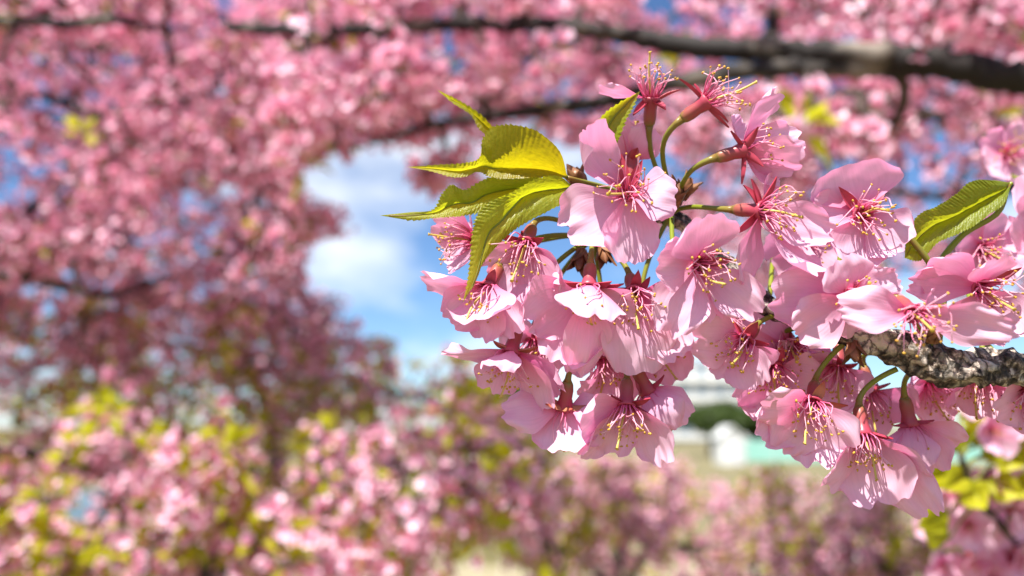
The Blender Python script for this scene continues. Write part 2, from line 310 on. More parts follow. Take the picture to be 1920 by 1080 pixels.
# ------------------------------------------------------------------ blossom clusters for the trees behind
def far_flower(c, ax_, scale, rng):
    """5 cupped petals (6 vertices, 4 triangles each) and a red calyx"""
    ax_ = nrm(ax_); t = nrm(np.cross(ax_, rng.normal(size=3))); b = np.cross(ax_, t); V = []; T = []; U = []; MI = []
    op = rng.uniform(.25, .75); R = .0155*scale
    for k in range(5):
        a = k*2*np.pi/5+rng.normal()*.1; d = math.cos(a)*t+math.sin(a)*b; s = -math.sin(a)*t+math.cos(a)*b; r = R*rng.uniform(.9, 1.1)
        dd = nrm(d*(1-op*.5)+ax_*op); n0 = len(V)
        V += [c+d*.0012, c+dd*r*.5+s*r*.40, c+dd*r*.5-s*r*.40, c+dd*r*.55-ax_*r*.08, c+dd*r*.98+s*r*.30+ax_*r*.05, c+dd*r*.98-s*r*.30+ax_*r*.05]
        U += [(.5, 0), (1, .55), (0, .55), (.5, .5), (.8, 1), (.2, 1)]
        T += [(n0, n0+1, n0+3), (n0, n0+3, n0+2), (n0+3, n0+1, n0+4), (n0+3, n0+4, n0+5), (n0+3, n0+5, n0+2)]; MI += [0]*5
    n0 = len(V); V += [c+ax_*.002]+[c-ax_*.009+.0018*(math.cos(q)*t+math.sin(q)*b) for q in (0, 2.1, 4.2)]+[c+.003*(math.cos(q)*t+math.sin(q)*b) for q in (0, 2.1, 4.2)]
    U += [(.5, .9)]*7
    for q in range(3):
        r_ = (q+1) % 3; T += [(n0+1+q, n0+1+r_, n0+4+r_), (n0+1+q, n0+4+r_, n0+4+q)]; MI += [1, 1]
    return V, T, U, MI
def proto(seed, nfl, leaves):
    rng = np.random.default_rng(seed); V = []; T = []; U = []; MI = []
    for i in range(nfl):
        d = nrm(rng.normal(size=3)+np.array([0, 0, -.25])); c = d*rng.uniform(.016, .046)
        v, t, u, m = far_flower(c, nrm(d+rng.normal(size=3)*.35), rng.uniform(.85, 1.15), rng)
        T += [tuple(k+len(V) for k in f) for f in t]; V += v; U += u; MI += m
        n0 = len(V); e = c-nrm(d)*.009; s = nrm(np.cross(d, rng.normal(size=3)))*.0009; V += [e+s, e-s, -s, s]; U += [(.5, .3)]*4; T += [(n0, n0+1, n0+2), (n0, n0+2, n0+3)]; MI += [2, 2]
    for i in range(leaves):
        d = nrm(rng.normal(size=3)+np.array([0, 0, .5])); l = rng.uniform(.04, .065); s = nrm(np.cross(d, rng.normal(size=3))); n = np.cross(d, s); n0 = len(V); dn = np.array([0, 0, -.25*l])
        o = d*.012
        V += [o, o+d*l*.45+s*l*.23+n*l*.08, o+d*l*.5, o+d*l*.45-s*l*.23+n*l*.08, o+d*l+dn]; U += [(.5, 0), (1, .5), (.5, .5), (0, .5), (.5, 1)]
        T += [(n0, n0+1, n0+2), (n0, n0+2, n0+3), (n0+2, n0+1, n0+4), (n0+2, n0+4, n0+3)]; MI += [3]*4
    return np.array(V), np.array(T), np.array(U), np.array(MI)
CM = [M['petal_far'], M['sepal'], M['pedicel'], M['leaf_far']]
PRO = [proto(s, 8, 0) for s in range(5)] + [proto(20+s, 7, 2) for s in range(3)] + [proto(40+s, 4, 9) for s in range(3)]
PME = []
def rotm(rng):
    a = rng.uniform(0, 2*np.pi); tx, ty = rng.normal(size=2)*.5
    cz, sz = math.cos(a), math.sin(a); Rz = np.array([[cz, -sz, 0], [sz, cz, 0], [0, 0, 1]])
    cx, sx = math.cos(tx), math.sin(tx); Rx = np.array([[1, 0, 0], [0, cx, -sx], [0, sx, cx]])
    cy, sy = math.cos(ty), math.sin(ty); return Rz@Rx@np.array([[cy, 0, sy], [0, 1, 0], [-sy, 0, cy]])
def inpoly(x, y, poly):
    r = False; n = len(poly); j = n-1
    for i in range(n):
        xi, yi = poly[i]; xj, yj = poly[j]
        if (yi > y) != (yj > y) and x < (xj-xi)*(y-yi)/(yj-yi)+xi: r = not r
        j = i
    return r
# open air between the crowns, as seen from the bank
GAP = [(590, 300), (680, 268), (770, 256), (785, 335), (850, 390), (960, 420), (1120, 400), (1290, 470), (1400, 560), (1440, 720), (1450, 860), (1280, 860), (1020, 800), (950, 730), (860, 655), (770, 645), (690, 640), (645, 565), (560, 515), (565, 445), (640, 430), (650, 395), (560, 375), (545, 330)]
from mathutils import Matrix
from mathutils.kdtree import KDTree
def cherry_tree(base, limbs, pts, leafmix, label, nparts, seed, leafy_below=-9, group='cherry trees in bloom'):
    """limbs: list of lists of (point, radius); the first is the trunk. pts: cluster points; twigs join each to the nearest wood."""
    rng = np.random.default_rng(seed)
    t = empty('flowering_cherry_tree', base, label=label, category='tree', group=group)
    nodes = []
    for i, lb in enumerate(limbs):
        pr = smoothpath([np.append(p, r) for p, r in lb], 14*len(lb))
        p = pr[:, :3].copy(); wob = rng.normal(size=p.shape)*pr[:, 3:4]*.10; p[1:-1] += wob[1:-1]
        v, f, u = tube(p, np.maximum(pr[:, 3], .003)*(1+.07*rng.normal(size=len(p))), 12)
        mesh('trunk' if i == 0 else 'limb', v, f, M['limb'], t, u)
        nodes += list(p[::2]) if i else list(p[len(p)//2::2])
    nl = len(nodes); pts = np.array(pts)
    kd = KDTree(nl)
    for i, q in enumerate(nodes): kd.insert(q, i)
    kd.balance()
    order = np.argsort([kd.find(q)[2] for q in pts])
    A = np.zeros((nl+len(pts), 3)); A[:nl] = nodes; par = -np.ones(len(A), int); n = nl
    for k in order:
        q = pts[k]; dd = ((A[:n]-q)**2).sum(1); j = int(dd.argmin()); A[n] = q; par[n] = j; n += 1
    cnt = np.ones(len(A))
    for i in range(n-1, nl-1, -1):
        if par[i] >= nl: cnt[par[i]] += cnt[i]
    a = Acc()
    for i in range(nl, n):
        p, q = A[par[i]], A[i]; r = min(.0022*cnt[i]**.42, .009); mid = (p+q)/2+rng.normal(size=3)*np.linalg.norm(q-p)*.10+[0, 0, .05*np.linalg.norm(q-p)]
        v, f, u = tube(smoothpath([p, mid, q], 4), [r*1.15, r*1.05, r, r*.9], 5, False); a.add(v, f, u)
    a.mesh('twigs', M['twig'], t, kind='stuff')
    # clusters: the largest in view are objects, the rest one mass
    C = A[nl:n]; px = np.array([pix(c) for c in C]); vis = (px[:, 0] > -40) & (px[:, 0] < 1960) & (px[:, 1] > -40) & (px[:, 1] < 1120) & (px[:, 2] > .3)
    rank = np.argsort(np.where(vis, px[:, 2], 1e3)+np.arange(len(C))*1e-6); own = set(rank[:nparts].tolist()) if nparts else set()
    own = {i for i in own if vis[i]}
    VV = []; TT = []; UU = []; MM = []; off = 0; lf_ = rng.normal(size=(5, 3))*8.5; lp_ = rng.uniform(0, 6.28, 5)
    for i, c in enumerate(C):
        u = rng.random()/(.25+1.5*max(0, .5+.55*np.sin(lf_@c+lp_).sum()/1.6)+1e-6)*(.5 if c[2] < leafy_below else 1); kind = rng.integers(0, 5) if u > leafmix else (rng.integers(5, 8) if u > leafmix*.5 else rng.integers(8, 11))
        pv, pt, pu, pm = PRO[kind]; R = rotm(rng)*rng.uniform(.85, 1.2)
        if i in own:
            if not PME:
                for q, (v_, t_, u_, m_) in enumerate(PRO):
                    o = mesh('blossom_cluster', v_, t_, CM, None, u_, True, None, m_); PME.append(o.data); bpy.data.objects.remove(o)
            o = bpy.data.objects.new('blossom_cluster', PME[kind]); COL.objects.link(o); o.parent = t
            Mx = Matrix([[*R[0], 0], [*R[1], 0], [*R[2], 0], [0, 0, 0, 1]]); Mx.translation = Vector(c-ORG[t.name]); o.matrix_local = Mx
        else:
            VV.append(pv@R.T+c); TT.append(pt+off); UU.append(pu); MM.append(pm); off += len(pv)
    if VV: mesh('blossoms', np.vstack(VV), np.vstack(TT), CM, t, np.vstack(UU), True, None, np.concatenate(MM), kind='stuff')
    return t
CLEAR = [[(2150, 190), (1900, 145), (1700, 112), (1520, 98), (1300, 88), (1130, 60), (960, 43), (760, 50), (600, 56), (430, 50)], [(1400, 132), (1230, 165), (1130, 190), (1010, 205), (860, 225), (740, 255), (650, 280)], [(0, 40), (225, 38)], [(0, 515), (210, 553)]]
def near_limb(x, y):
    b = 1e9
    for c in CLEAR:
        q = np.array(c, float); a = q[:-1]; e = q[1:]-a; t = np.clip((([x, y]-a)*e).sum(1)/(e*e).sum(1), 0, 1)
        b = min(b, np.linalg.norm(a+e*t[:, None]-[x, y], axis=1).min())
    return b
def sample(n, xr, yr, dr, keep, seed, z_min=None):
    rng = np.random.default_rng(seed); out = []; k = 0
    while len(out) < n and k < n*40:
        k += 1
        x = rng.uniform(*xr); y = rng.uniform(*yr); d = rng.uniform(dr[0]**2, dr[1]**2)**.5
        if inpoly(x, y, GAP) or rng.random() > keep(x, y, d): continue
        if d < 1.8 and near_limb(x, y) < 66: continue       # blossom hangs beside the bare limbs, not round them
        p = P(x, y, d)
        if p[2] < float(gz(p[0], p[1]))+.35: continue
        out.append(p)
    return out
def clump(seed, k, amt):                     # uneven density: smooth random lumps in space
    rng = np.random.default_rng(seed); f = rng.normal(size=(6, 2))*k; ph = rng.uniform(0, 6.28, 6)
    return lambda x, y: 1-amt*(.5+.5*np.tanh(1.6*sum(math.sin(f[i, 0]*x+f[i, 1]*y+ph[i]) for i in range(6))/2))
# right-hand tree: the long limb across the top, its trunk standing outside the picture
TR = np.array([1.75, 1.05, float(gz(1.75, 1.05))])
k1 = clump(3, .017, .92)
def keep1(x, y, d):
    if y < 250: a = 1.0 if x < 1230 else .5
    else: a = .55
    if x < 620: a *= .5
    return a*k1(x, y)
pts1 = sample(1350, (520, 2150), (-90, 260), (1.0, 2.5), keep1, 1)+sample(420, (1180, 2150), (170, 560), (1.5, 3.2), keep1, 2)+sample(16, (785, 900), (250, 345), (1.5, 1.7), lambda x, y, d: 1, 3)
LM = [[(TR-[0, 0, .15], .15), (TR+[.02, .03, .7], .125), (TR+[-.03, .02, 1.3], .11), (TR+[-.12, .06, 2.0], .085)],
      [(TR+[-.03, .02, 1.3], .06), (P(2150, 190, 1.10), .040), (P(1900, 145, 1.10), .0255), (P(1700, 112, 1.13), .022), (P(1520, 98, 1.18), .019), (P(1300, 88, 1.25), .019), (P(1130, 60, 1.33), .0165), (P(960, 43, 1.42), .0155), (P(760, 50, 1.52), .015), (P(600, 56, 1.6), .0145), (P(430, 50, 1.7), .0135)],
      [(P(1720, 128, 1.14), .017), (P(1560, 128, 1.17), .0155), (P(1400, 132, 1.2), .015), (P(1230, 165, 1.27), .0145), (P(1130, 190, 1.33), .0135), (P(1010, 205, 1.4), .0125), (P(860, 225, 1.48), .009), (P(740, 255, 1.53), .007), (P(650, 280, 1.57), .005)],
      [(P(1450, 95, 1.2), .011), (P(1448, 40, 1.22), .010), (P(1452, -40, 1.25), .008), (P(1440, -140, 1.3), .006)],
      [(P(1760, 110, 1.12), .012), (P(1785, 40, 1.16), .010), (P(1790, -60, 1.2), .008)],
      [(TR+[-.12, .06, 2.0], .05), (P(2300, 200, 1.9), .035), (P(1950, 330, 2.2), .022), (P(1820, 370, 2.4), .016), (P(1600, 350, 2.6), .01), (P(1350, 300, 2.7), .006)]]
cherry_tree(TR, LM, pts1, .03, 'cherry tree whose long dark limb arches over the other blossoms', 290, 1)
# tree on the other side: a bright mass of blossom
TL = np.array([-2.3, 2.3, float(gz(-2.3, 2.3))]); k2 = clump(5, .018, .9)
pts2 = sample(1750, (-260, 700), (-90, 530), (1.65, 3.2), lambda x, y, d: k2(x, y), 4)+sample(600, (-300, 690), (400, 720), (2.6, 3.8), lambda x, y, d: k2(x, y), 44)+sample(520, (-260, 650), (60, 620), (2.9, 3.8), lambda x, y, d: 1, 45)
LL_ = [[(TL-[0, 0, .2], .17), (TL+[.03, 0, .6], .14), (TL+[.1, .02, 1.3], .12), (TL+[.15, 0, 2.2], .08)],
       [(TL+[.1, .02, 1.3], .05), (P(-200, 60, 1.8), .024), (P(0, 40, 1.75), .0135), (P(120, 45, 1.72), .0125), (P(225, 38, 1.7), .0115), (P(330, 60, 1.75), .006)],
       [(TL+[.05, 0, .9], .05), (P(-150, 500, 1.95), .024), (P(0, 515, 1.9), .013), (P(120, 538, 1.9), .011), (P(210, 553, 1.9), .009), (P(330, 520, 2.0), .006)],
       [(TL+[.1, .02, 1.3], .04), (P(-50, 260, 2.0), .017), (P(200, 215, 2.0), .011), (P(400, 165, 2.0), .007), (P(560, 100, 2.0), .005)],
       [(TL+[.08, .02, 1.1], .04), (P(50, 400, 2.4), .018), (P(300, 350, 2.4), .012), (P(480, 310, 2.3), .009), (P(590, 295, 2.2), .005)]]
cherry_tree(TL, LL_, pts2, .07, 'cherry tree crowded with sunlit pink blossom above a shaded hollow', 290, 2)
# lower tree with many young leaves
TB = at(592, 4.2); k3 = clump(8, .018, .7); k4 = clump(81, .022, .8)
def top3(x):
    return float(np.interp(x, [-400, 300, 560, 640, 700, 850, 950, 1010, 1100], [560, 560, 520, 560, 640, 665, 750, 850, 980]))
def keep3(x, y, d):
    if y < top3(x): return 0
    if 780 < x < 1020 and y > 1005: return .05
    if 60 < x < 200 and 905 < y < 965: return .2
    return k3(x, y)*(1 if x < 900 else .8)
pts3 = sample(1450, (-240, 1060), (570, 1160), (1.3, 2.7), lambda x, y, d: keep3(x, y, d)*k4(x, y)*float(np.clip((y-(730+70*math.sin(x*.011+1)+45*math.sin(x*.027)))/230, 0, 1))**1.3, 7)+sample(1100, (-280, 1010), (520, 960), (3.0, 4.9), keep3, 8)+sample(420, (250, 900), (560, 1000), (2.6, 4.4), keep3, 9)
LB = [[(TB-[0, 0, .2], .12), (TB+[.02, 0, .5], .10), (TB+[-.05, .05, 1.0], .09), (TB+[-.1, 0, 1.6], .07)],
      [(TB+[-.05, .05, 1.0], .05), (P(450, 900, 3.6), .035), (P(250, 880, 2.5), .022), (P(50, 850, 2.0), .014), (P(-150, 850, 1.8), .01)],
      [(TB+[-.1, 0, 1.6], .05), (P(480, 720, 4.0), .03), (P(250, 640, 3.8), .02), (P(50, 640, 3.6), .012)],
      [(TB+[-.1, 0, 1.6], .045), (P(620, 760, 4.0), .028), (P(760, 740, 3.6), .018), (P(900, 780, 3.2), .009)],
      [(TB+[-.05, .05, 1.0], .04), (P(560, 960, 3.5), .022), (P(520, 990, 2.2), .014), (P(350, 1000, 1.6), .008)],
      [(TB+[-.05, .05, 1.2], .04), (P(700, 900, 3.6), .022), (P(850, 930, 2.3), .012), (P(970, 960, 2.0), .006)]]
cherry_tree(TB, LB, pts3, .62, 'low cherry tree with many yellow green young leaves among its blossom', 290, 3, 2.42)
# young trees farther down the bank
def small(px, d, h, xr, yr, n, leafmix, label, seed):
    b = at(px, d); kk = clump(seed+50, .02, .75)
    pts = sample(n, xr, yr, (d-.9, d+.9), lambda x, y, dd: kk(x, y)*math.exp(-((x-px)/(.55*(xr[1]-xr[0])))**2), seed)
    lm = [[(b-[0, 0, .15], .045), (b+[.02, 0, h*.35], .036), (b+[0, .03, h*.7], .025), (b+[.02, 0, h], .012)]]
    for s in (-1, 1):
        for q in (.35, .55, .75):
            lm.append([(b+[0, 0, h*q], .025), (b+[s*.3*(1.3-q), .15*s, h*(q+.12)], .016), (b+[s*.75*(1.3-q), -.2*s, h*(q+.16)], .008)])
    cherry_tree(b, lm, pts, leafmix, label, 60, seed)
small(1150, 3.7, 2.0, (950, 1290), (865, 1200), 480, .42, 'young cherry tree on the grass under the hanging blossoms', 31)
small(1390, 4.3, 2.0, (1230, 1520), (900, 1200), 420, .42, 'small cherry tree with open crown over pale dry grass', 32)
small(1640, 3.3, 1.9, (1430, 1830), (890, 1230), 620, .42, 'young cherry tree below the knobbly branch, dense with pink blossom', 33)
small(1900, 2.9, 1.8, (1760, 2150), (900, 1230), 360, .42, 'young cherry tree partly hidden by the leafy blurred sprig', 34)

# ------------------------------------------------------------------ near blossoms, built petal by petal
PXM = 1/F
def petal(base, tip, axis, width, rng, cup=.18, curl=.0, ruffle=1.0, notch=1.0, res=(15, 15), bend=None, face=.45):
    """a notched, ruffled petal from base to tip; axis is the way the flower faces"""
    Lv = tip-base; Ln = np.linalg.norm(Lv); d = Lv/Ln
    n = axis-d*(axis@d)
    if np.linalg.norm(n) < .25: n = n+.4*(-FWD-d*(-FWD@d))
    vw = -FWD; k_ = nrm(n)@vw; n = nrm(n)+face*(1 if k_ >= -.05 else -1)*vw
    n = nrm(n-d*(n@d)); s = np.cross(d, n); nu, nv = res
    tw = rng.normal()*.22; n, s = n*math.cos(tw)+s*math.sin(tw), s*math.cos(tw)-n*math.sin(tw); width = width*rng.uniform(.9, 1.08); nk = rng.uniform(-.9, .9); na = rng.uniform(0, .10)*(rng.random() < .5)
    u = np.linspace(0, 1, nu)[:, None]; v = np.linspace(-1, 1, nv)[None, :]
    hw = np.where(u < .6, .2+.8*np.sin(np.clip(u/.6, 0, 1)*np.pi/2)**1.25, 1-.13*((u-.6)/.4)**2)
    sk = rng.normal()*.05
    yt = 1-.30*np.abs(v)**3.2-notch*.085*np.exp(-((v-sk)/.13)**2)-na*np.exp(-((v-nk)/.09)**2)+.022*np.sin(v*9+rng.uniform(0, 6))+.016*np.sin(v*17+rng.uniform(0, 6))
    y = u*(1+(yt-1)*u**1.5)
    x = v*hw*(width/2)*(1+.03*np.sin(u*9+rng.uniform(0, 6)))
    ph = rng.uniform(0, 6.28, 6); bd = rng.normal()*.07+.05 if bend is None else bend
    z = cup*width*.5*(np.abs(v)**2)*hw*(1-.35*u) + bd*Ln*4*u*(1-u)*-1 - curl*Ln*np.clip(u-.55, 0, 1)**2*3
    z = z + ruffle*Ln*(.030*u**2*np.sin(3.1*v+ph[0]+1.5*u)+.020*u**3*np.sin(6.5*v+ph[1])+.013*u**3*np.sin(11*v+ph[2]+3*u)*np.abs(v)**.5+.010*np.sin(7*u+ph[3])*v+.010*np.sin(9*u+5*v+ph[1])*u+.007*np.sin(14*u-8*v+ph[2])*u+.05*u*v*np.sin(ph[4])+.022*u**4*np.sin(15*v+ph[5])*np.abs(v))
    z = z - .014*Ln*np.exp(-(v/.10)**2)*u*(1-.4*u)          # the fold along the middle
    Vv = base+(y[..., None]*Ln)*d+x[..., None]*s+z[..., None]*n
    uv = np.stack([np.broadcast_to(v*.5+.5, y.shape), np.broadcast_to(u, y.shape)], -1)
    return Vv.reshape(-1, 3), gridfaces(nu, nv), uv.reshape(-1, 2)
def sepal(base, tip, axis, rng, w=.0030):
    Lv = tip-base; Ln = np.linalg.norm(Lv); d = Lv/Ln; n = axis-d*(axis@d)
    if np.linalg.norm(n) < .2: n = n-.4*FWD
    n = nrm(n-d*(n@d)); s = np.cross(d, n); nu, nv = 9, 7; V = []; U = []; rec = rng.uniform(-.12, .22)
    for side in (0, 1):
        for i in range(nu):
            t = i/(nu-1); h = w/2*max(.04, (1-t**2.1)**.9)*(.75+.5*t if t < .5 else 1.0)
            for j in range(nv):
                q = j/(nv-1)*2-1; V.append(base+d*Ln*t+s*h*q+n*(.22*h*2*q*q+Ln*rec*t*t*-1-(.00035*(1-q*q) if side else 0))); U.append((q*.5+.5, t))
    Fc = gridfaces(nu, nv)+[f[::-1] for f in gridfaces(nu, nv, nu*nv)]
    return np.array(V), Fc, np.array(U)
def ball(c, a, r, l, k=5):
    """small elongated grain along a"""
    a = nrm(a); t = nrm(np.cross(a, [.31, .77, .55])); b = np.cross(a, t); V = [c-a*l]; 
    for h, rr in ((-.5, .86), (.35, .94)):
        V += [c+a*l*h+r*rr*(math.cos(q)*t+math.sin(q)*b) for q in np.linspace(0, 6.283, k, endpoint=False)]
    V.append(c+a*l); Fc = [(0, 1+(j+1) % k, 1+j) for j in range(k)]+[(1+j, 1+(j+1) % k, 1+k+(j+1) % k, 1+k+j) for j in range(k)]+[(1+k+j, 1+k+(j+1) % k, 2*k+1) for j in range(k)]
    return np.array(V), Fc
PL = .0160
def blossom(branch, c, axis, petals, node, label, seed, sep=None, tan=False, st=30, res=(19, 23), spread=.62, ped=True, name='blossom', st_len=1.0, pmat='petal', pistil_to=None, ruffle=1.55):
    """c = (px,py,depth) of the throat; petals = (px,py,width_px,sign[,extra]) tips; node = where the stalk leaves the wood"""
    rng = np.random.default_rng(seed); cw = P(*c); ax_ = D(axis); m = c[2]*PXM
    e = empty(name, cw, branch, label=label) if label else empty(name, cw, branch)
    t1 = nrm(np.cross(ax_, [.2, .5, .84])); t2 = np.cross(ax_, t1)
    for p in petals:
        ex = p[4] if len(p) > 4 else {}
        off = (p[0]-c[0])*m*RIGHT-(p[1]-c[1])*m*UP; s2 = off@off; Lp = PL*ex.get('len', 1.0)
        dz = math.sqrt(max(Lp*Lp-s2, (.12*Lp)**2))*p[3]; tip = cw+off-FWD*dz*1.0
        d = nrm(tip-cw); rad = nrm(d-ax_*(d@ax_)+1e-6*t1); b = cw+rad*.0016
        V, Fc, U = petal(b, tip, ax_, p[2]*m*1.17, rng, ex.get('cup', .20+rng.normal()*.05), ex.get('curl', rng.normal()*.06), ex.get('ruffle', ruffle), ex.get('notch', rng.uniform(.5, 1.3)), res, ex.get('bend'), ex.get('face', .45))
        mesh('petal', V, Fc, M[pmat], e, U)
    # calyx cup and tube
    pr = np.array([(-.0078, .00115), (-.0070, .0016), (-.0052, .00185), (-.0030, .00175), (-.0012, .0021), (0, .0027), (.0004, .0024), (-.0006, .0012)])
    q = np.linspace(0, 2*np.pi, 14, endpoint=False); V = np.vstack([cw+ax_*a+r*(np.cos(q)[:, None]*t1+np.sin(q)[:, None]*t2) for a, r in pr])
    U = np.stack([np.tile(q/6.283, len(pr)), np.repeat(np.linspace(0, 1, len(pr)), 14)], 1)
    mesh('calyx', V, gridfaces(len(pr), 14, 0, True)+[tuple(range(14))[::-1], tuple(range(7*14, 8*14))], M['calyx'], e, U)
    if sep is None:
        a0 = rng.uniform(0, 6.28); sp = [cw+(math.cos(a0+k*1.2566)*t1+math.sin(a0+k*1.2566)*t2)*.0062*rng.uniform(.85, 1.1)-ax_*.0016*rng.uniform(.2, 1.9) for k in range(5)]
    else:
        sp = []
        for s_ in sep:
            off = (s_[0]-c[0])*m*RIGHT-(s_[1]-c[1])*m*UP; Ls = .0085; dz = math.sqrt(max(Ls*Ls-off@off, .0))*(s_[2] if len(s_) > 2 else .3); sp.append(cw+off-FWD*dz)
    for s_ in sp:
        d = nrm(s_-cw); rad = nrm(d-ax_*(d@ax_)+1e-6*t1); V, Fc, U = sepal(cw+rad*.0014-ax_*.0008, s_, ax_, rng, .0034); mesh('sepal', V, Fc, M['sepal_tan' if tan else 'sepal'], e, U)
    fa, an = Acc(), Acc()
    for k in range(st):
        az = k*2.39996+rng.normal()*.15; th = spread*math.sqrt((k+.5)/st)*rng.uniform(.8, 1.15); r0 = .0017
        o = cw+r0*(math.cos(az)*t1+math.sin(az)*t2)*min(1, th/spread+.2)-ax_*.0004
        dr_ = math.cos(th)*ax_+math.sin(th)*(math.cos(az)*t1+math.sin(az)*t2); l = st_len*rng.uniform(.0062, .0108)
        cv = rng.normal(size=3)*.2+np.array([0, 0, -.10]); p1 = o+dr_*l*.5+cv*l*-.4; p2 = o+nrm(dr_+cv*.7)*l
        pa = smoothpath([o, p1, p2], 7); v, f, u = tube(pa, np.linspace(.00021, .00012, 7), 5); fa.add(v, f, u)
        v, f = ball(p2, nrm(rng.normal(size=3)), .00032*rng.uniform(.85, 1.2), .00050*rng.uniform(.8, 1.15)); an.add(v, f)
    if st:
        fa.mesh('stamen_filaments', M['filament'], e, kind='stuff'); an.mesh('anthers', M['anther'], e, kind='stuff')
        pe = cw+nrm(ax_+rng.normal(size=3)*.12)*.0125 if pistil_to is None else P(*pistil_to)
        v, f, u = tube(smoothpath([cw, (cw+pe)/2+rng.normal(size=3)*.0005, pe-.0007*nrm(pe-cw), pe], 9), [.00042, .00034, .0003, .0003, .0003, .0003, .00034, .00055, .0005], 7); mesh('pistil', v, f, M['pistil'], e, u)
    if ped and node is not None:
        nw = P(*node) if len(node) == 3 and node[2] < 5 and node[0] > 5 else np.asarray(node); a = cw-ax_*.0076; dist = np.linalg.norm(nw-a)
        b1 = a-ax_*dist*.38; b2 = nw+(a-nw)*.30+np.array([0, 0, .12*dist]); tt = np.linspace(0, 1, 16)[:, None]
        pa = (1-tt)**3*nw+3*(1-tt)**2*tt*b2+3*(1-tt)*tt**2*b1+tt**3*a
        v, f, u = tube(pa, np.interp(np.linspace(0, 1, 16), [0, .7, .93, 1], [.00075, .0007, .0009, .00125]), 9); mesh('stalk', v, f, M['pedicel'], e, u)
    return e
def leaf(branch, e1, mid, e2, mat, label=None, n=126, k=9, teeth=.00055, vein=.00035, nvein=9):
    """lofted from edge, midrib, edge curves of (px,py,depth); toothed rim, corrugated by its veins; a closed thin shell"""
    A, Bm, Cc = [smoothpath([P(*q) for q in c], n) for c in (e1, mid, e2)]
    w_ = np.sin(np.linspace(0, np.pi, n))**.4; lr = np.random.default_rng(n+int(e1[0][0]))
    saw = ((np.arange(n) % 3)/2.0-.3)*teeth*w_*lr.uniform(.5, 1.4, n); vph = np.cumsum(lr.normal(size=n))*.022
    rows = []; U = []
    for i in range(n):
        r = []
        for sd, E in ((0, A), (1, Cc)):
            dv = E[i]-Bm[i]; ln = np.linalg.norm(dv); T_ = nrm(Bm[min(i+1, n-1)]-Bm[max(i-1, 0)]); nn = nrm(np.cross(T_, dv)+1e-9)*(1 if sd else -1)
            tipv = E[i]+(nrm(dv)*saw[i]+T_*saw[i]*.6 if ln > .001 else 0)
            for j in range(1, k+1):
                q = j/k; pnt = Bm[i]+(tipv-Bm[i])*q; t_ = i/(n-1)
                cor = vein*min(1, ln/.006)*(abs(math.sin(math.pi*(nvein*t_-3.0*q+vph[i])))-.5)*math.sin(math.pi*min(q, .95))**.5*w_[i]
                r.append((sd, j, pnt+nn*(cor+.16*ln*math.sin(math.pi*q))))
        left = [x[2] for x in r if x[0] == 0][::-1]; right = [x[2] for x in r if x[0] == 1]
        rows.append(left+[Bm[i]]+right); U += [((j/(2*k)), i/(n-1)) for j in range(2*k+1)]
    nv = 2*k+1; V = np.array(rows).reshape(-1, 3)
    o = mesh('leaf', V, gridfaces(n, nv), M[mat], branch, np.array(U))
    if label: o['label'] = label
    v, f, u = tube(Bm[:-4], np.linspace(.00055, .00018, n-4), 6); mesh('midrib', v, f, M['pedicel'], o, u) 
    return o
# ---- the knobbly branch
BPX = [(2500, 860, .27, 76), (2200, 760, .215, 66), (2000, 705, .202, 60), (1920, 692, .2, 58), (1850, 690, .2, 66), (1780, 688, .2, 72), (1715, 668, .2, 68), (1650, 640, .2, 58), (1590, 628, .202, 48), (1520, 602, .206, 42), (1440, 576, .210, 38), (1360, 500, .217, 33), (1290, 425, .222, 30), (1225, 405, .224, 27), (1165, 425, .222, 24), (1118, 448, .219, 20)]
root = P(1960, 695, .2)
BR = empty('blossom_branch', root, label='knobbly grey cherry branch carrying sharp pink blossoms and toothed leaves', category='branch')
bp_ = [np.append(P(x, y, d), w*d*PXM/2*.9) for x, y, d, w in BPX]
bp_ = [np.append(TR+[-.02, 0, .85], .03), np.append(np.array([1.1, .75, 2.05]), .014), np.append(np.array([.62, .45, 2.35]), .009)] + bp_
pr = smoothpath(bp_, 620); path_, rad_ = pr[:, :3], pr[:, 3]
sides = 28; V, Fc, U = tube(path_, rad_, sides); Vr = V.reshape(620, sides, 3); cen = path_[:, None, :]
s_arc = np.concatenate([[0], np.cumsum(np.linalg.norm(np.diff(path_, axis=0), axis=1))]); th = np.arange(sides)/sides*2*np.pi
brng = np.random.default_rng(5); disp = np.zeros((620, sides))
for f_, a_ in ((170, .07), (300, .085), (520, .08), (900, .05), (1500, .03)):
    for _ in range(5):
        kk = brng.integers(-4, 5) if f_ < 400 else int(brng.choice([-1, 1])*brng.integers(3, 10)); disp += a_*np.sin(s_arc[:, None]*f_*brng.uniform(.8, 1.25)+kk*th[None, :]+brng.uniform(0, 6.28))*brng.uniform(.4, 1)
s0_, s1_ = s_arc[np.argmin(np.linalg.norm(path_-P(1980, 700, .2), axis=1))], s_arc[-1]
for _ in range(70):                          # old bud scars: knobs and ring ridges
    sc = brng.uniform(s0_-.02, s1_-.02); tc_ = brng.uniform(0, 6.28); wd = brng.uniform(.0006, .0026)
    ang_ = np.angle(np.exp(1j*(th-tc_)))
    disp += brng.uniform(-.22, .46)*np.exp(-((s_arc[:, None]-sc)/wd)**2)*np.exp(-(ang_[None, :]/brng.uniform(.5, 1.1))**2)
for _ in range(16):
    sc = brng.uniform(s0_-.02, s1_); disp += brng.uniform(-.26, .16)*np.exp(-((s_arc[:, None]-sc)/brng.uniform(.0003, .0008))**2)*np.clip(.4+np.sin(th[None, :]+brng.uniform(0, 6)), 0, 2)
V = (cen+(Vr-cen)*(1+disp[..., None])).reshape(-1, 3); U[:, 1] = np.repeat(s_arc/.05, sides)
mesh('wood', V, Fc, M['bark'], BR, U)
